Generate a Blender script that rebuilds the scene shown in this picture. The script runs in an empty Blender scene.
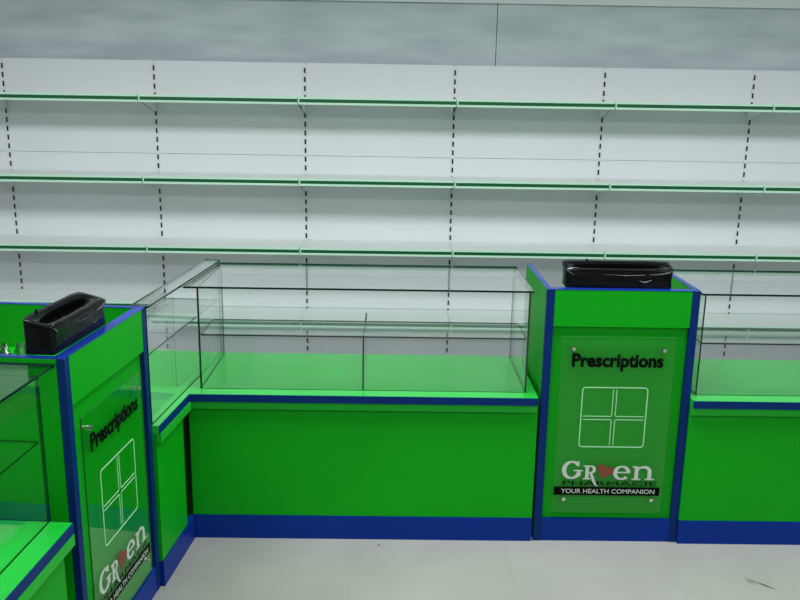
import bpy, bmesh, math, random
from mathutils import Vector, Matrix, noise
random.seed(7)
S = bpy.context.scene
COL = S.collection
# ---------------------------------------------------------------- camera
PITCH, ROLL, YAW, FPX = 0.23438, 0.01623, -0.01081, 837.5
cam_d = bpy.data.cameras.new('camera')
cam = bpy.data.objects.new('camera', cam_d); COL.objects.link(cam)
cam_d.sensor_width = 36.0; cam_d.lens = FPX / 800.0 * 36.0; cam_d.clip_start = 0.02
fw = Vector((-math.sin(YAW)*math.cos(PITCH), math.cos(YAW)*math.cos(PITCH), -math.sin(PITCH)))
rt0 = Vector((math.cos(YAW), math.sin(YAW), 0)); up0 = rt0.cross(fw)
rt = rt0*math.cos(ROLL) + up0*math.sin(ROLL); up = -rt0*math.sin(ROLL) + up0*math.cos(ROLL)
M = Matrix((rt, up, -fw)).transposed().to_4x4(); M.translation = (0, 0, 1.7)
cam.matrix_world = M
S.camera = cam
# ---------------------------------------------------------------- world, lights, exposure
S.view_settings.view_transform = 'Standard'; S.view_settings.look = 'None'
S.view_settings.gamma = 1.0; S.view_settings.use_curve_mapping = False
S.view_settings.exposure = 0.08
w = bpy.data.worlds.new('world'); S.world = w; w.use_nodes = True
w.node_tree.nodes['Background'].inputs[0].default_value = (0.75, 0.85, 0.85, 1)
w.node_tree.nodes['Background'].inputs[1].default_value = 0.45
try:
    S.cycles.transparent_max_bounces = 40
except Exception:
    pass
def area(name, loc, sx, sy, power, col=(0.94, 1.0, 0.985)):
    d = bpy.data.lights.new(name, 'AREA'); d.shape = 'RECTANGLE'; d.size = sx; d.size_y = sy
    d.energy = power; d.color = col
    o = bpy.data.objects.new(name, d); COL.objects.link(o); o.location = loc
    return o
for lx in (-1.9, 0.3, 2.5):
    area('ceiling_lamp', (lx, 2.55, 2.72), 1.2, 0.7, 38)
    area('ceiling_lamp', (lx, 0.2, 2.72), 1.2, 0.6, 24)

# ---------------------------------------------------------------- materials
def nmat(name):
    m = bpy.data.materials.new(name); m.use_nodes = True
    return m, m.node_tree, m.node_tree.nodes['Principled BSDF']
def mat(name, col, rough=0.5, metal=0.0, bump=0.0, bscale=40.0, var=0.0, vscale=3.0, coat=0.0, spec=0.5):
    m, nt, b = nmat(name)
    b.inputs['Base Color'].default_value = (*col, 1); b.inputs['Roughness'].default_value = rough
    b.inputs['Metallic'].default_value = metal; b.inputs['Coat Roughness'].default_value = 0.12; b.inputs['Coat IOR'].default_value = 2.2; b.inputs['Coat Weight'].default_value = coat
    b.inputs['Specular IOR Level'].default_value = spec
    tc = nt.nodes.new('ShaderNodeTexCoord')
    if var > 0:
        n = nt.nodes.new('ShaderNodeTexNoise'); n.inputs['Scale'].default_value = vscale
        n.inputs['Detail'].default_value = 4
        r = nt.nodes.new('ShaderNodeValToRGB')
        r.color_ramp.elements[0].position = 0.3; r.color_ramp.elements[1].position = 0.7
        r.color_ramp.elements[0].color = (*[c*(1-var) for c in col], 1)
        r.color_ramp.elements[1].color = (*[min(1, c*(1+var*0.5)) for c in col], 1)
        nt.links.new(tc.outputs['Object'], n.inputs['Vector']); nt.links.new(n.outputs['Fac'], r.inputs['Fac'])
        nt.links.new(r.outputs['Color'], b.inputs['Base Color'])
    if bump > 0:
        n2 = nt.nodes.new('ShaderNodeTexNoise'); n2.inputs['Scale'].default_value = bscale
        n2.inputs['Detail'].default_value = 3
        bp = nt.nodes.new('ShaderNodeBump'); bp.inputs['Strength'].default_value = bump
        bp.inputs['Distance'].default_value = 0.01
        nt.links.new(tc.outputs['Object'], n2.inputs['Vector']); nt.links.new(n2.outputs['Fac'], bp.inputs['Height'])
        nt.links.new(bp.outputs['Normal'], b.inputs['Normal'])
    return m
def glass_mat(name, tint, gloss=1.0, ior=1.5, rough=0.0):
    m = bpy.data.materials.new(name); m.use_nodes = True; nt = m.node_tree; nt.nodes.clear()
    out = nt.nodes.new('ShaderNodeOutputMaterial'); mix = nt.nodes.new('ShaderNodeMixShader')
    tr = nt.nodes.new('ShaderNodeBsdfTransparent'); tr.inputs[0].default_value = (*tint, 1)
    gl = nt.nodes.new('ShaderNodeBsdfGlossy'); gl.inputs['Roughness'].default_value = rough
    gl.inputs[0].default_value = (gloss, gloss, gloss, 1)
    fr = nt.nodes.new('ShaderNodeFresnel')
    # a sheet reflects alike from both of its faces: undo the node's inside/outside swap
    ge = nt.nodes.new('ShaderNodeNewGeometry'); mr = nt.nodes.new('ShaderNodeMapRange')
    mr.inputs['To Min'].default_value = ior; mr.inputs['To Max'].default_value = 1/ior
    nt.links.new(ge.outputs['Backfacing'], mr.inputs['Value']); nt.links.new(mr.outputs[0], fr.inputs['IOR'])
    nt.links.new(fr.outputs[0], mix.inputs[0]); nt.links.new(tr.outputs[0], mix.inputs[1])
    nt.links.new(gl.outputs[0], mix.inputs[2]); nt.links.new(mix.outputs[0], out.inputs[0])
    return m
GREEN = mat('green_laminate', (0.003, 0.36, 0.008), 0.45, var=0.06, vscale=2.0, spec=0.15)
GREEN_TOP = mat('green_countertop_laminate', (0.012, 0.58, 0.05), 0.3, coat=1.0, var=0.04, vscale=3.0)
VAL = mat('lit_green_laminate', (0.015, 0.44, 0.03), 0.4, spec=0.2)  # body green made lighter, so the valance looks lit
BLUE = mat('blue_laminate', (0.002, 0.025, 0.15), 0.4, spec=0.12, var=0.05)
BLUE_RIM = mat('blue_edge_band', (0.004, 0.035, 0.32), 0.28, spec=0.8)
BLUE_K = mat('blue_kick_laminate', (0.002, 0.030, 0.27), 0.4, spec=0.12, var=0.08)
WHITE = mat('white_powder_coated_steel', (0.83, 0.84, 0.88), 0.45, var=0.03, vscale=1.5, spec=0.3)
WHITE2 = mat('white_shelf_steel', (0.82, 0.86, 0.86), 0.4)
RAIL = mat('mint_white_price_rail', (0.66, 0.94, 0.78), 0.35)
SLOT_SHADE = mat('painted_slot_shade', (0.004, 0.004, 0.005), 0.8)  # black stands in for the shade inside the upright slots
STRIP = mat('green_price_strip', (0.002, 0.11, 0.035), 0.35)
GLASS = glass_mat('clear_glass', (0.965, 0.985, 0.975))
GEDGE = mat('glass_edge', (0.002, 0.018, 0.014), 0.15, spec=0.25)
ACRYL = glass_mat('clear_acrylic', (0.93, 0.97, 0.94), ior=1.33)
AEDGE = mat('acrylic_edge', (0.02, 0.20, 0.04), 0.4)
CHROME = mat('chrome', (0.75, 0.75, 0.72), 0.18, 1.0)
BLACK = mat('black_vinyl_letters', (0.003, 0.003, 0.003), 0.7, spec=0.05)
WLET = mat('white_vinyl', (0.58, 0.64, 0.58), 0.5)
LINE = mat('pale_green_vinyl_line', (0.45, 0.85, 0.50), 0.5)
RED = mat('red_vinyl', (0.22, 0.05, 0.025), 0.5)
BPLAST = mat('black_wrapped_plastic', (0.003, 0.003, 0.004), 0.08, spec=0.22, bump=0.35, bscale=14)
CREASE = mat('glossy_black_film', (0.02, 0.02, 0.022), 0.10, spec=1.0, coat=1.0)
BPLAST_SHADE = mat('shaded_hollow_black', (0.002, 0.002, 0.002), 0.9, spec=0.0)  # blacker, glossless copy of the wrap, painting the shade inside the slot
FILM = glass_mat('clear_film', (0.66, 0.70, 0.68), gloss=1.0, ior=3.0, rough=0.08)
CEIL = mat('ceiling_paint', (0.7, 0.72, 0.72), 0.9)
SIDEW = mat('side_wall_paint', (0.36, 0.40, 0.40), 0.9)

def wall_material():
    m, nt, b = nmat('grey_plastered_wall'); b.inputs['Roughness'].default_value = 0.85
    tc = nt.nodes.new('ShaderNodeTexCoord'); mp = nt.nodes.new('ShaderNodeMapping')
    mp.inputs['Scale'].default_value = (1.0, 1.0, 4.5)
    n = nt.nodes.new('ShaderNodeTexNoise'); n.inputs['Scale'].default_value = 2.2; n.inputs['Detail'].default_value = 5
    r = nt.nodes.new('ShaderNodeValToRGB')
    r.color_ramp.elements[0].position = 0.33; r.color_ramp.elements[1].position = 0.62
    r.color_ramp.elements[0].color = (0.52, 0.56, 0.62, 1); r.color_ramp.elements[1].color = (0.66, 0.70, 0.75, 1)
    nt.links.new(tc.outputs['Object'], mp.inputs[0]); nt.links.new(mp.outputs[0], n.inputs['Vector'])
    nt.links.new(n.outputs['Fac'], r.inputs['Fac']); nt.links.new(r.outputs['Color'], b.inputs['Base Color'])
    return m
def floor_material():
    m, nt, b = nmat('pale_grey_tile'); b.inputs['Roughness'].default_value = 0.22
    b.inputs['Specular IOR Level'].default_value = 0.45
    tc = nt.nodes.new('ShaderNodeTexCoord')
    mp = nt.nodes.new('ShaderNodeMapping'); mp.inputs['Location'].default_value = (0.14, -0.06, 0)
    br = nt.nodes.new('ShaderNodeTexBrick'); br.offset = 0.0; br.inputs['Scale'].default_value = 1.0
    br.inputs['Brick Width'].default_value = 0.6; br.inputs['Row Height'].default_value = 0.6
    br.inputs['Mortar Size'].default_value = 0.0016; br.inputs['Mortar Smooth'].default_value = 0.3
    br.inputs['Color1'].default_value = (0.43, 0.42, 0.40, 1); br.inputs['Color2'].default_value = (0.42, 0.41, 0.39, 1)
    br.inputs['Mortar'].default_value = (0.38, 0.375, 0.36, 1)
    nt.links.new(tc.outputs['Object'], mp.inputs[0]); nt.links.new(mp.outputs[0], br.inputs['Vector'])
    n = nt.nodes.new('ShaderNodeTexNoise'); n.inputs['Scale'].default_value = 3.0; n.inputs['Detail'].default_value = 5
    nt.links.new(tc.outputs['Object'], n.inputs['Vector'])
    mx = nt.nodes.new('ShaderNodeMixRGB'); mx.blend_type = 'MULTIPLY'; mx.inputs[0].default_value = 0.25
    nt.links.new(br.outputs['Color'], mx.inputs[1]); nt.links.new(n.outputs['Fac'], mx.inputs[2])
    last = mx.outputs[0]
    # scuff marks and a speck of dirt: (x, y, angle, half length, half width, strength)
    for (x, y, a, hl, hw, st) in ((1.375, 2.72, -0.75, 0.055, 0.008, 0.75), (1.335, 2.745, -1.2, 0.03, 0.02, 0.35), (-0.035, 2.974, 0, 0.007, 0.007, 1.0)):
        m2 = nt.nodes.new('ShaderNodeMapping'); m2.vector_type = 'TEXTURE'
        m2.inputs['Location'].default_value = (x, y, 0); m2.inputs['Rotation'].default_value = (0, 0, a)
        m2.inputs['Scale'].default_value = (hl, hw, 1)
        g = nt.nodes.new('ShaderNodeTexGradient'); g.gradient_type = 'SPHERICAL'
        mu = nt.nodes.new('ShaderNodeMath'); mu.operation = 'MULTIPLY'; mu.inputs[1].default_value = st*1.6; mu.use_clamp = True
        mm = nt.nodes.new('ShaderNodeMixRGB'); mm.inputs[2].default_value = (0.06, 0.06, 0.05, 1)
        nt.links.new(tc.outputs['Object'], m2.inputs[0]); nt.links.new(m2.outputs[0], g.inputs[0])
        nt.links.new(g.outputs['Fac'], mu.inputs[0]); nt.links.new(mu.outputs[0], mm.inputs[0])
        nt.links.new(last, mm.inputs[1]); last = mm.outputs[0]
    nt.links.new(last, b.inputs['Base Color'])
    return m

# ---------------------------------------------------------------- mesh helpers
def add_box(bm, x0, x1, y0, y1, z0, z1, mi=0, faces_mi=None):
    vs = [bm.verts.new(p) for p in ((x0,y0,z0),(x1,y0,z0),(x1,y1,z0),(x0,y1,z0),(x0,y0,z1),(x1,y0,z1),(x1,y1,z1),(x0,y1,z1))]
    fs = []
    for k, idx in enumerate(((3,2,1,0),(4,5,6,7),(0,1,5,4),(1,2,6,5),(2,3,7,6),(3,0,4,7))):
        f = bm.faces.new([vs[i] for i in idx]); f.material_index = mi if faces_mi is None else faces_mi[k]
        fs.append(f)
    return fs
def obj(name, bm, mats, parent=None, bevel=0.0, smooth=False):
    me = bpy.data.meshes.new(name)
    if bevel > 0:
        bmesh.ops.bevel(bm, geom=list(bm.edges), offset=bevel, segments=2, affect='EDGES', clamp_overlap=True)
    bm.to_mesh(me); bm.free()
    for m in (mats if isinstance(mats, (list, tuple)) else [mats]): me.materials.append(m)
    if smooth:
        for p in me.polygons: p.use_smooth = True
    o = bpy.data.objects.new(name, me); COL.objects.link(o)
    if parent: o.parent = parent
    return o
def box(name, x0, x1, y0, y1, z0, z1, m, parent=None, bevel=0.0):
    bm = bmesh.new(); add_box(bm, x0, x1, y0, y1, z0, z1)
    return obj(name, bm, m, parent, bevel)
def pane(name, x0, x1, y0, y1, z0, z1, parent, mats=None):
    """a glass sheet: the two large faces are clear, the four edges dark"""
    d = (x1-x0, y1-y0, z1-z0); t = d.index(min(d))
    big = {0: (3, 5), 1: (2, 4), 2: (0, 1)}[t]
    bm = bmesh.new(); add_box(bm, x0, x1, y0, y1, z0, z1, faces_mi=[0 if k in big else 1 for k in range(6)])
    return obj(name, bm, mats or [GLASS, GEDGE], parent)
def slab(name, pts, z0, z1, parent, mats):
    """horizontal sheet with a plan outline; material 1 on its rim when there are two"""
    bm = bmesh.new(); a = [bm.verts.new((p[0], p[1], z0)) for p in pts]; b = [bm.verts.new((p[0], p[1], z1)) for p in pts]
    bm.faces.new(a[::-1]); bm.faces.new(b)
    for i in range(len(pts)):
        j = (i+1) % len(pts); f = bm.faces.new((a[i], a[j], b[j], b[i])); f.material_index = 1 if isinstance(mats, list) else 0
    return obj(name, bm, mats, parent)
def thing(name, label, cat, loc, rotz=0.0, group=None):
    o = bpy.data.objects.new(name, None); COL.objects.link(o); o.empty_display_size = 0.1
    o.location = loc; o.rotation_euler = (0, 0, rotz)
    o['label'] = label; o['category'] = cat
    if group: o['group'] = group
    return o
def struct(name, x0, x1, y0, y1, z0, z1, m):
    o = box(name, x0, x1, y0, y1, z0, z1, m); o['kind'] = 'structure'; return o
def copy_tree(o, parent=None):
    c = o.copy(); COL.objects.link(c); c.parent = parent
    for ch in list(o.children): copy_tree(ch, c)
    return c

# ---------------------------------------------------------------- the room
struct('floor', -3.4, 4.2, -2.6, 5.16, -0.06, 0.0, floor_material())
WALLM = wall_material()
struct('wall_back', -3.4, 0.586, 5.06, 5.16, 0.0, 2.75, WALLM)
struct('wall_back_right', 0.590, 4.2, 5.058, 5.16, 0.0, 2.75, WALLM)
struct('wall_left', -3.5, -3.4, -2.6, 5.16, 0.0, 2.75, SIDEW)
struct('wall_right', 4.2, 4.3, -2.6, 5.16, 0.0, 2.75, SIDEW)
struct('wall_front', -3.4, 4.2, -2.7, -2.6, 0.0, 2.75, SIDEW)
struct('ceiling', -3.5, 4.3, -2.7, 5.16, 2.75, 2.85, CEIL)
struct('trim_1', -3.4, 4.2, 5.03, 5.058, 2.245, 2.33, WHITE)

# ---------------------------------------------------------------- wall shelving
BAY, X0, YD = 0.8667, -2.2492, 5.0
ZS = (1.6886, 1.2476, 0.8573, 0.431)
def make_bay():
    t = thing('shelving_bay', '', 'shelving', (0, 0, 0))
    bm = bmesh.new()
    cuts = [0.10, 0.45, 0.865, 1.373, 1.9]
    for a, b in zip(cuts[:-1], cuts[1:]):
        add_box(bm, 0.0165, BAY-0.0005, 0.0, 0.012, a+0.001, b-0.001)
        add_box(bm, 0.0165, BAY-0.0005, 0.012, 0.016, a-0.001, b-0.003)
    obj('back_panel', bm, WHITE, t)
    bm = bmesh.new()
    add_box(bm, 0.0, 0.016, -0.004, 0.045, 0.0, 1.895)
    z = 0.14
    while z < 1.88:
        add_box(bm, 0.0030, 0.0130, -0.0046, -0.003, z-0.0145, z+0.0145, 1); z += 0.0505  # no real holes: black boxes on the face paint their shade
    obj('upright', bm, [WHITE, SLOT_SHADE], t)
    for z in ZS:
        bm = bmesh.new()
        add_box(bm, 0.001, BAY-0.001, -0.300, -0.006, z+0.004, z+0.016)
        add_box(bm, 0.001, BAY-0.001, -0.300, -0.292, z-0.012, z+0.004)
        s = obj('shelf', bm, WHITE2, t)
        # price rail: two white lips with a green strip held between them
        bm = bmesh.new()
        add_box(bm, 0.003, BAY-0.003, -0.314, -0.301, z-0.021, z-0.0095)
        add_box(bm, 0.003, BAY-0.003, -0.314, -0.301, z+0.0085, z+0.020)
        add_box(bm, 0.003, BAY-0.003, -0.306, -0.301, z-0.0095, z+0.0085)
        add_box(bm, 0.003, 0.009, -0.314, -0.3065, z-0.0095, z+0.0085)
        obj('price_rail', bm, RAIL, s)
        box('price_strip', 0.0095, BAY-0.0035, -0.3130, -0.3062, z-0.0092, z+0.0082, STRIP, s)
        for bx_ in (0.012, BAY-0.012):
            bm = bmesh.new()
            pts = [(-0.285, z+0.003), (-0.006, z+0.003), (-0.006, z-0.075), (-0.04, z-0.07), (-0.285, z-0.012)]
            a_ = [bm.verts.new((bx_-0.0012, p[0], p[1])) for p in pts]
            b_ = [bm.verts.new((bx_+0.0012, p[0], p[1])) for p in pts]
            bm.faces.new(a_); bm.faces.new(b_[::-1])
            for i in range(5):
                j = (i+1) % 5; bm.faces.new([a_[i], b_[i], b_[j], a_[j]][::-1])
            bmesh.ops.recalc_face_normals(bm, faces=bm.faces)
            obj('bracket', bm, WHITE2, s)
    box('base_plinth', 0.004, BAY-0.004, -0.31, -0.004, 0.0, 0.10, WHITE, t)
    return t
bay_labels = [
    'empty white shelving bay at the far left edge, only its right end in view',
    'empty white shelving bay behind the left prescriptions stand, second from the left',
    'empty white shelving bay above the corner where the two glass counters meet',
    'empty white shelving bay behind the left half of the long glass counter',
    'empty white shelving bay behind the right half of the long glass counter',
    'empty white shelving bay directly behind the right prescriptions stand',
    'empty white shelving bay at the right edge, cut off by the frame',
]
bay0 = make_bay(); bays = []
for i, lab in enumerate(bay_labels):
    b = bay0 if i == 0 else copy_tree(bay0)
    b.location = (X0 - 0.008 + (i-1)*BAY, YD, 0); b['label'] = lab
    b['group'] = 'white wall shelving bays'
    bays.append(b)
for b in bays[:2]:      # the two bays at the left carry their lowest shelf higher
    sorted((c for c in b.children if c.name.startswith('shelf')), key=lambda c: min(v.co.z for v in c.data.vertices))[0].location.z = 0.098

# ---------------------------------------------------------------- glass display counters
# local frame: x along the counter, y = 0 the body face (aisle side), +y towards the shelving
def counter(name, label, loc, rotz, L, board=(0, None), body=None, kick=None, glass=(0.04, None), yg=0.035, ov=0.027,
            ztop=1.013, dividers=(), zshelf=0.825, top=None, depth=0.51, sides=(True, True), board_pts=None, top_pts=None, band_end=None, filler=None, shelf_d=0.23, yback=None):
    t = thing(name, label, 'display counter', loc, rotz, 'glass display counters')
    zb = 0.61
    b0, b1 = board[0], board[1] if board[1] is not None else L
    body = body or (0, L); kick = kick or (body[0], body[1])
    g0, g1 = glass[0], glass[1] if glass[1] is not None else L-0.04
    top = top or (g0-0.03, g1+0.01)
    # hollow body: front panel, end panels, floor
    bm = bmesh.new()
    add_box(bm, body[0], body[1], 0.0, 0.018, 0.10, 0.5795)
    add_box(bm, body[0], body[0]+0.018, 0.018, depth-0.02, 0.10, 0.5795)
    add_box(bm, body[1]-0.018, body[1], 0.018, depth-0.02, 0.10, 0.5795)
    add_box(bm, body[0]+0.018, body[1]-0.018, 0.018, depth-0.02, 0.10, 0.118)
    obj('body', bm, GREEN, t)
    box('kick_plate', kick[0], kick[1], -0.003, 0.018, 0.0, 0.099, BLUE_K, t)
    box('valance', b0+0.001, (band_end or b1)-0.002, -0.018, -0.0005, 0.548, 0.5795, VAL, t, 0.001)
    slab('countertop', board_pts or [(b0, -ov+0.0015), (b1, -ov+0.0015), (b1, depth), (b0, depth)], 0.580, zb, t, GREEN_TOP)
    if filler: box('corner_filler', filler[0], filler[1], 0.075, 0.090, 0.0, 0.5795, GREEN, t)
    b1 = band_end or b1
    box('edge_band', b0, b1, -ov-0.0015, -ov+0.0013, 0.580, zb-0.001, BLUE, t)
    # glass case
    T = 0.006; yb = yback or depth-0.03
    pane('front_glass', g0, g1, yg, yg+T, zb, ztop-0.008, t)
    if sides[0]: pane('side_glass', g0, g0+T, yg+T+0.001, yb, zb, ztop-0.008, t)
    if sides[1]: pane('side_glass', g1-T, g1, yg+T+0.001, yb, zb, ztop-0.008, t)
    slab('top_glass', top_pts or [(top[0], yg-0.006), (top[1], yg-0.006), (top[1], yb+0.02), (top[0], yb+0.02)], ztop-0.0075, ztop, t, [GLASS, GEDGE])
    pane('glass_shelf', g0+T+0.002, g1-T-0.002, yg+T+0.004, yg+T+shelf_d, zshelf-0.006, zshelf, t)
    for dx in dividers:
        pane('divider', dx, dx+T, yg+T+0.004, yb-0.05, zb, zshelf-0.0065, t)
    return t
A = 0.084
ROT_L = math.pi/2 - A
ux, uy = math.sin(A), math.cos(A)      # along the left run, away from the camera
FX, FY = -0.807, 2.672                 # far front corner of the left stand
# the corner counter's board runs on behind the long one, its edge cut to meet that board's end
LO = (FX+0.002*ux+0.012*math.cos(A), FY+0.002*uy)
def left_local(x, y):
    dx, dy = x-LO[0], y-LO[1]; return (dx*ux+dy*uy, -dx*math.cos(A)+dy*math.sin(A))
LB = [(0, -0.0105), (0.322, -0.0105), left_local(-0.7805, 2.993), left_local(-0.7805, 3.535), (0.84, 0.47), (0, 0.47)]
# long front counter: world x = -0.767 + local x
counter('display_counter', 'long glass-topped green counter facing the camera, between the corner and the right prescriptions stand',
        (-0.767, 3.02, 0), 0.0, 1.335, board=(-0.012, 1.330), body=(0, 1.335), kick=(-0.004, 1.335), glass=(0.039, 1.292),
        dividers=(0.660,), top_pts=[(-0.009, 0.029), (1.302, 0.029), (1.302, 0.505), (0.034, 0.505)])
counter('display_counter', 'glass-topped green counter at the right edge, beyond the right prescriptions stand',
        (1.1505, 3.012, 0), 0.0, 1.6, board=(0, 1.6), glass=(0.030, 1.57), yg=0.04, dividers=(0.80,), top=(0.016, 1.58), zshelf=0.818)
counter('display_counter', 'short glass-topped green counter in the corner, beyond the left prescriptions stand',
        (FX+0.002*ux+0.012*math.cos(A), FY+0.002*uy, 0), ROT_L, 0.84, board=(0.0, 0.84), board_pts=LB, band_end=0.322, filler=(0.28, 0.80), body=(0, 0.27), kick=(0, 0.335), glass=(0.006, 0.84),
        yg=0.012, ov=0.012, ztop=1.027, zshelf=0.855, top=(0.004, 0.84), depth=0.47, sides=(False, False), yback=0.05)
near = counter('display_counter', 'near glass-topped green counter cut off by the lower left corner',
        (-0.840-1.3*math.sin(0.06), 2.004-1.3*math.cos(0.06), 0), math.pi/2-0.06, 1.3, board=(0, 1.3), body=(0, 1.265), glass=(0.02, 1.305),
        yg=0.046, ztop=1.017, top=(0.0, 1.385), zshelf=0.838, ov=0.015)

# ---------------------------------------------------------------- lettering
def text_mesh(s, x0, x1, z, height, yf, m, parent, name, bold=0.0, thick=0.0008):
    cu = bpy.data.curves.new(name, 'FONT'); cu.body = s; cu.offset = bold; cu.resolution_u = 3
    tmp = bpy.data.objects.new(name+'_curve', cu); COL.objects.link(tmp)
    bpy.context.view_layer.update()
    me = bpy.data.meshes.new_from_object(tmp.evaluated_get(bpy.context.evaluated_depsgraph_get()))
    bpy.data.objects.remove(tmp); bpy.data.curves.remove(cu)
    xs = [v.co.x for v in me.vertices]
    a, b = min(xs), max(xs); sx = (x1-x0)/(b-a); sz = height/0.70
    bm = bmesh.new(); bm.from_mesh(me); bpy.data.meshes.remove(me)
    for v in bm.verts: v.co = Vector((x0+(v.co.x-a)*sx, yf, z+v.co.y*sz))
    bmesh.ops.recalc_face_normals(bm, faces=bm.faces)
    r = bmesh.ops.extrude_face_region(bm, geom=list(bm.faces))
    for v in [g for g in r['geom'] if isinstance(g, bmesh.types.BMVert)]: v.co.y += thick
    bmesh.ops.recalc_face_normals(bm, faces=bm.faces)
    return obj(name, bm, m, parent)
def ribbon(bm, pts, widths, y0, y1, closed=False):
    """flat stroke of varying width in the x-z plane with a small thickness"""
    n = len(pts); L_, R_ = [], []
    for i in range(n):
        a = pts[(i-1) % n] if (closed or i > 0) else pts[i]
        b = pts[(i+1) % n] if (closed or i < n-1) else pts[i]
        dx, dz = b[0]-a[0], b[1]-a[1]; l = math.hypot(dx, dz) or 1
        nx, nz = -dz/l, dx/l; w_ = widths[i]/2 if isinstance(widths, (list, tuple)) else widths/2
        L_.append((pts[i][0]+nx*w_, pts[i][1]+nz*w_)); R_.append((pts[i][0]-nx*w_, pts[i][1]-nz*w_))
    def vv(P, y): return [bm.verts.new((p[0], y, p[1])) for p in P]
    lf, rf, lb, rb = vv(L_, y0), vv(R_, y0), vv(L_, y1), vv(R_, y1)
    for i in range(n if closed else n-1):
        j = (i+1) % n
        for q in ((lf[i], lf[j], rf[j], rf[i]), (lb[i], rb[i], rb[j], lb[j]), (lf[i], lb[i], lb[j], lf[j]), (rf[i], rf[j], rb[j], rb[i])):
            bm.faces.new(q)
    if not closed:
        for i in (0, n-1): bm.faces.new((lf[i], rf[i], rb[i], lb[i]))
def poly(bm, pts, y0, y1):
    a = [bm.verts.new((p[0], y0, p[1])) for p in pts]; b = [bm.verts.new((p[0], y1, p[1])) for p in pts]
    bm.faces.new(a); bm.faces.new(b[::-1])
    for i in range(len(pts)):
        j = (i+1) % len(pts); bm.faces.new((a[i], a[j], b[j], b[i]))
def arc(cx, cz, rx, rz, a0, a1, n=22):
    return [(cx+rx*math.cos(math.radians(a0+(a1-a0)*k/n)), cz+rz*math.sin(math.radians(a0+(a1-a0)*k/n))) for k in range(n+1)]
def arcw(a0, a1, thin, thick, n=22):     # thick on the left and right, thin at top and bottom
    return [thin+(thick-thin)*abs(math.cos(math.radians(a0+(a1-a0)*k/n)))**1.3 for k in range(n+1)]

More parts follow.
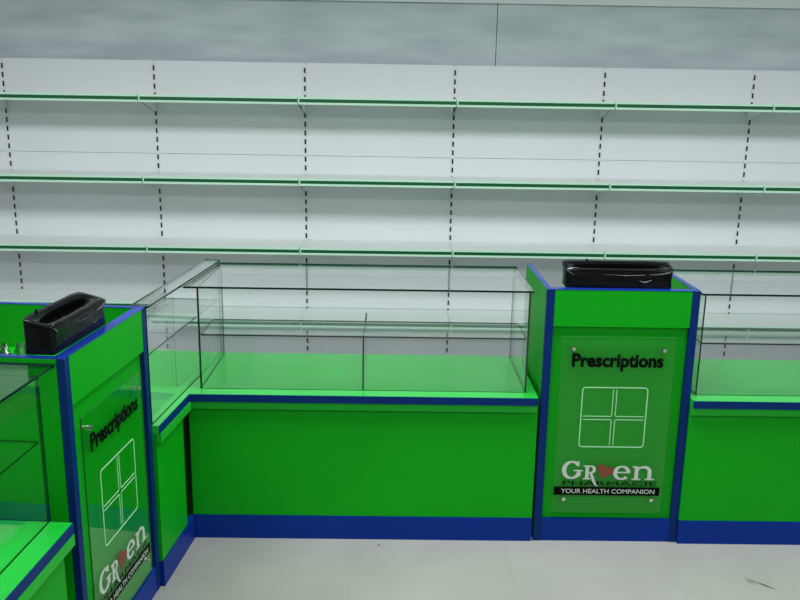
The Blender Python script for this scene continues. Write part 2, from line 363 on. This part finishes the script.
# ---------------------------------------------------------------- prescription stand
TW, TH, TD = 0.572, 1.028, 0.50
def make_stand():
    t = thing('prescription_stand', '', 'stand', (0, 0, 0), 0, 'prescription stands')
    s_w = 0.030
    for x0 in (0.0, TW-0.018):
        bm = bmesh.new(); add_box(bm, x0, x0+0.018, 0.022, TD, 0.0, TH-0.003)
        sp = obj('side_panel', bm, GREEN, t)
        box('edge_band', x0-0.0006, x0+0.0186, 0.022, TD+0.001, TH-0.003, TH, BLUE_RIM, sp)
    bm = bmesh.new(); add_box(bm, 0.0, s_w, 0.0, 0.0215, 0.0, TH-0.003); obj('stile', bm, BLUE, t, 0.001)
    bm = bmesh.new(); add_box(bm, TW-s_w, TW, 0.0, 0.0215, 0.0, TH-0.003); obj('stile', bm, BLUE, t, 0.001)
    bm = bmesh.new(); add_box(bm, s_w+0.0005, TW-s_w-0.0005, 0.001, 0.0215, 0.885, TH-0.003); obj('fascia', bm, GREEN, t)
    box('top_rail', 0.0, TW, 0.0, 0.032, TH-0.0028, TH, BLUE_RIM, t)
    box('front_panel', s_w+0.0005, TW-s_w-0.0005, 0.016, 0.030, 0.095, 0.8848, GREEN, t)
    box('kick_plate', s_w+0.0005, TW-s_w-0.0005, 0.002, 0.030, 0.0, 0.0945, BLUE_K, t)
    box('inner_shelf', 0.0185, TW-0.0185, 0.0325, TD-0.02, 0.86, 0.878, GREEN, t)
    # acrylic sign on four chrome standoffs
    Y0, Y1 = -0.0045, 0.0005
    sg = pane('sign_panel', 0.062, 0.496, Y0, Y1, 0.135, 0.853, t, [ACRYL, AEDGE])
    for (sx, sz) in ((0.108, 0.807), (0.450, 0.805), (0.106, 0.193), (0.450, 0.193)):
        bm = bmesh.new()
        for (r, ya, yb_) in ((0.0085, -0.014, Y0), (0.0055, Y1, 0.0158)):
            bmesh.ops.create_cone(bm, cap_ends=True, segments=20, radius1=r, radius2=r*0.85 if r > 0.008 else r, depth=yb_-ya,
                                  matrix=Matrix.Translation((sx, (ya+yb_)/2, sz)) @ Matrix.Rotation(math.pi/2, 4, 'X'))
        obj('standoff', bm, CHROME, sg)
    yf, yk = Y0-0.0010, Y0-0.0001
    text_mesh('Prescriptions', 0.105, 0.452, 0.738, 0.050, yf, BLACK, sg, 'prescriptions_lettering', bold=0.040)
    # rounded window outline with a doubled cross
    bm = bmesh.new(); x0, x1, z0, z1, r = 0.153, 0.402, 0.412, 0.654, 0.012
    pts = []
    for (cx, cz, a) in ((x1-r, z1-r, 0), (x0+r, z1-r, 90), (x0+r, z0+r, 180), (x1-r, z0+r, 270)):
        pts += arc(cx, cz, r, r, a, a+90, 5)
    ribbon(bm, pts, 0.0036, yf, yk, True)
    cx, cz, g = (x0+x1)/2, (z0+z1)/2-0.002, 0.0085
    for sx in (-1, 1):
        for (a, b) in ((z0+0.008, cz-g), (cz+g, z1-0.008)):
            ribbon(bm, [(cx+sx*g*0.8, a), (cx+sx*g*0.8, b)], 0.0026, yf, yk)
        for (a, b) in ((x0+0.008, cx-g), (cx+g, x1-0.008)):
            ribbon(bm, [(a, cz+sx*g*0.8), (b, cz+sx*g*0.8)], 0.0026, yf, yk)
    bmesh.ops.recalc_face_normals(bm, faces=bm.faces)
    obj('cross_emblem', bm, LINE, sg)
    # logo letters G R e n with serifs
    def letter(fn):
        bm_ = bmesh.new(); fn(bm_); bmesh.ops.recalc_face_normals(bm_, faces=bm_.faces); obj('logo_letter', bm_, WLET, sg)
    Z = 0.276
    def G(b):
        c_ = (0.132, Z+0.038)
        ribbon(b, arc(c_[0], c_[1], 0.030, 0.034, 38, 335, 34), arcw(38, 335, 0.007, 0.017, 34), yf, yk)
        poly(b, [(0.160, Z+0.052), (0.160, Z+0.075), (0.155, Z+0.075), (0.147, Z+0.060)], yf-0.0001, yk)
        poly(b, [(0.153, Z+0.008), (0.167, Z+0.014), (0.167, Z+0.034), (0.153, Z+0.034)], yf-0.0001, yk)
        poly(b, [(0.140, Z+0.033), (0.174, Z+0.033), (0.174, Z+0.038), (0.140, Z+0.038)], yf-0.0002, yk)
    def Rr(b):
        poly(b, [(0.186, Z), (0.199, Z), (0.199, Z+0.055), (0.186, Z+0.055)], yf, yk)
        poly(b, [(0.178, Z-0.001), (0.207, Z-0.001), (0.207, Z+0.004), (0.178, Z+0.004)], yf-0.0001, yk)
        poly(b, [(0.178, Z+0.052), (0.200, Z+0.052), (0.200, Z+0.057), (0.178, Z+0.057)], yf-0.0001, yk)
        ribbon(b, [(0.198, Z+0.0545)] + arc(0.206, Z+0.041, 0.014, 0.0135, 90, -90, 16) + [(0.198, Z+0.0275)],
               [0.005] + arcw(90, -90, 0.005, 0.012, 16) + [0.005], yf-0.0002, yk)
        ribbon(b, [(0.205, Z+0.028), (0.213, Z+0.012), (0.219, Z-0.006), (0.227, Z-0.022), (0.238, Z-0.030)], [0.008, 0.011, 0.010, 0.008, 0.002], yf-0.0003, yk)
    def E(b):
        c_ = (0.328, Z+0.028)
        ribbon(b, arc(c_[0], c_[1], 0.026, 0.026, 2, 318, 34), arcw(2, 318, 0.006, 0.015, 34), yf, yk)
        poly(b, [(0.304, Z+0.027), (0.360, Z+0.027), (0.360, Z+0.032), (0.304, Z+0.032)], yf-0.0001, yk)
    def N(b):
        poly(b, [(0.378, Z), (0.393, Z), (0.393, Z+0.056), (0.378, Z+0.056)], yf, yk)
        poly(b, [(0.369, Z+0.051), (0.393, Z+0.051), (0.393, Z+0.056), (0.369, Z+0.056)], yf-0.0001, yk)
        poly(b, [(0.369, Z-0.001), (0.402, Z-0.001), (0.402, Z+0.004), (0.369, Z+0.004)], yf-0.0001, yk)
        ribbon(b, arc(0.413, Z+0.034, 0.024, 0.019, 160, 0, 18), [0.006+0.009*(k/18)**1.2 for k in range(19)], yf-0.0002, yk)
        poly(b, [(0.4295, Z), (0.4445, Z), (0.4445, Z+0.036), (0.4295, Z+0.036)], yf-0.0003, yk)
        poly(b, [(0.421, Z-0.001), (0.456, Z-0.001), (0.456, Z+0.004), (0.421, Z+0.004)], yf-0.0004, yk)
    for fn in (G, Rr, E, N): letter(fn)
    # red tilted leaf shape between R and e
    bm = bmesh.new()
    ht = []
    for k in range(40):
        a = 2*math.pi*k/40
        hx = 16*math.sin(a)**3; hz = 13*math.cos(a)-5*math.cos(2*a)-2*math.cos(3*a)-math.cos(4*a)
        th = -0.35; X_ = hx*math.cos(th)-hz*math.sin(th); Z_ = hx*math.sin(th)+hz*math.cos(th)
        ht.append((0.262+X_*0.0021, Z+0.034+Z_*0.0021))
    poly(bm, ht, yf, yk)
    bmesh.ops.recalc_face_normals(bm, faces=bm.faces); obj('heart_emblem', bm, RED, sg)
    text_mesh('PHARMACIE', 0.100, 0.468, 0.2495, 0.0185, yf+0.0006, BLACK, sg, 'pharmacie_lettering', bold=0.0, thick=0.0002)
    box('tagline_bar', 0.067, 0.482, yf, yk, 0.208, 0.243, BLACK, sg)
    text_mesh('YOUR HEALTH COMPANION', 0.095, 0.462, 0.2165, 0.0185, yf-0.0009, WLET, sg, 'tagline_lettering', bold=0.0, thick=0.0006)
    return t
st = make_stand()
st.location = (0.578, 3.022, 0)
st['label'] = 'green prescriptions stand with blue edges facing the camera, right of the long counter'
st2 = copy_tree(st)
st2.location = (FX-TW*ux, FY-TW*uy, 0); st2.rotation_euler = (0, 0, ROT_L)
st2['label'] = 'green prescriptions stand at the left, turned sideways, its sign seen at a slant'

[c for c in st.children if c.name.startswith('sign')][0].location = (0.003, 0, -0.006)
[c for c in st2.children if c.name.startswith('sign')][0].location = (0, 0, -0.016)

# ---------------------------------------------------------------- black plastic-wrapped trays
def make_tray():
    t = thing('wrapped_tray', '', 'tray', (0, 0, 0), 0, 'black wrapped trays')
    t.scale = (1, 1, 0.90)
    n = 72
    def ring(hw, hd, z, e=4.0, tilt=0.0, cy=0.0, crumple=0.0, seed=0):
        P = []
        for k in range(n):
            a = 2*math.pi*k/n; c_, s_ = math.cos(a), math.sin(a)
            x = hw*math.copysign(abs(c_)**(2/e), c_); y = hd*math.copysign(abs(s_)**(2/e), s_)
            d = noise.noise(Vector((x*18, y*18, z*25+seed)))*crumple
            P.append((x*(1+d*0.3/hw*0.2)+d*0.2, cy+y+d*0.6, z+tilt*y+d*0.3))
        return P
    rings = [ring(0.199, 0.042, 0.0, 14), ring(0.200, 0.043, 0.004, 14), ring(0.199, 0.0425, 0.03, 12, crumple=0.003), ring(0.200, 0.043, 0.05, 12, crumple=0.005, seed=2),
             ring(0.202, 0.044, 0.070, 10, tilt=0.12, crumple=0.005, seed=4), ring(0.204, 0.045, 0.086, 10, tilt=0.22, crumple=0.003, seed=6),
             ring(0.203, 0.044, 0.0885, 9, tilt=0.25, crumple=0.002, seed=6), ring(0.190, 0.034, 0.088, 5, tilt=0.25, crumple=0.003, seed=9),
             ring(0.160, 0.017, 0.085, 2.2, tilt=0.25, cy=0.006, crumple=0.002, seed=9), ring(0.154, 0.014, 0.076, 2.2, cy=0.006), ring(0.148, 0.011, 0.035, 2.2, cy=0.006)]
    bm = bmesh.new()
    V = [[bm.verts.new(p) for p in r] for r in rings]
    for i in range(len(V)-1):
        for k in range(n):
            f = bm.faces.new((V[i][k], V[i][(k+1) % n], V[i+1][(k+1) % n], V[i+1][k]))
            if i >= 8: f.material_index = 1
    bm.faces.new(V[0][::-1]); f = bm.faces.new(V[-1]); f.material_index = 1
    obj('tray_shell', bm, [BPLAST, BPLAST_SHADE], t, smooth=True)
    bm = bmesh.new()
    bmesh.ops.create_cone(bm, cap_ends=True, segments=8, radius1=0.006, radius2=0.0035, depth=0.012, matrix=Matrix.Translation((-0.107, 0.040, 0.101)))
    obj('film_knot', bm, BPLAST, t)
    # raised creases of the wrapping film that catch the light
    for pts, r in (([(-0.200, -0.0445, 0.076), (-0.186, -0.046, 0.066), (-0.172, -0.0455, 0.058)], 0.0030),
                   ([(-0.196, -0.040, 0.080), (-0.180, -0.036, 0.0815), (-0.150, -0.030, 0.082)], 0.0022),
                   ([(0.204, -0.0400, 0.079), (0.186, -0.0455, 0.070), (0.150, -0.0455, 0.063), (0.110, -0.0450, 0.060)], 0.0032),
                   ([(0.198, -0.030, 0.084), (0.180, -0.034, 0.081), (0.140, -0.033, 0.081)], 0.0025),
                   ([(0.120, -0.0435, 0.036), (0.095, -0.0445, 0.026), (0.075, -0.0440, 0.033)], 0.0030),
                   ([(-0.168, -0.0435, 0.034), (-0.160, -0.0440, 0.026)], 0.0032),
                   ([(0.092, -0.0450, 0.058), (0.020, -0.0450, 0.055), (-0.060, -0.0448, 0.060)], 0.0012)):
        prev = None; bm = bmesh.new()
        for i, p in enumerate(pts):
            rr = r*(0.35 if i in (0, len(pts)-1) else 1)
            ringv = [bm.verts.new((p[0], p[1]+rr*math.cos(a*math.pi/4), p[2]+rr*1.3*math.sin(a*math.pi/4))) for a in range(8)]
            if prev:
                for k in range(8): bm.faces.new((prev[k], prev[(k+1) % 8], ringv[(k+1) % 8], ringv[k]))
            else: bm.faces.new(ringv[::-1])
            prev = ringv
        bm.faces.new(prev)
        bmesh.ops.recalc_face_normals(bm, faces=bm.faces)
        obj('film_crease', bm, CREASE, t)
    return t
tr = make_tray()
tr.location = (0.578+0.272, 3.022+0.070, TH); tr['label'] = 'glossy black plastic-wrapped tray on top of the right prescriptions stand'
tr2 = copy_tree(tr)
lx_, ly_ = 0.188, 0.077
tr2.location = (st2.location.x + lx_*ux - ly_*math.cos(A), st2.location.y + lx_*uy + ly_*math.sin(A), TH)
tr2.scale = (0.83, 1, 0.98); tr2.rotation_euler = (0, 0, ROT_L); tr2['label'] = 'glossy black plastic-wrapped tray on top of the left prescriptions stand'

# crumpled clear film lying inside the left stand, on its inner shelf
bm = bmesh.new()
N_ = 22; grid = []
for i in range(N_):
    row = []
    for j in range(N_):
        x = 0.03+0.24*i/(N_-1); y = 0.15+0.22*j/(N_-1)
        e = min(i, j, N_-1-i, N_-1-j)/(N_/2)
        h = 0.879 + min(1, e*2.2)*(0.105+0.06*noise.noise(Vector((x*26, y*26, 3.1)))+0.03*noise.noise(Vector((x*60, y*60, 1.1))))
        row.append(bm.verts.new((x+0.006*noise.noise(Vector((x*40, y*40, 9))), y, max(0.879, h))))
    grid.append(row)
for i in range(N_-1):
    for j in range(N_-1):
        bm.faces.new((grid[i][j], grid[i+1][j], grid[i+1][j+1], grid[i][j+1]))
fl = obj('plastic_film', bm, FILM)
fl.location = st2.location; fl.rotation_euler = st2.rotation_euler
fl['label'] = 'crumpled clear plastic film inside the left prescriptions stand, beside the black tray'
fl['category'] = 'plastic film'
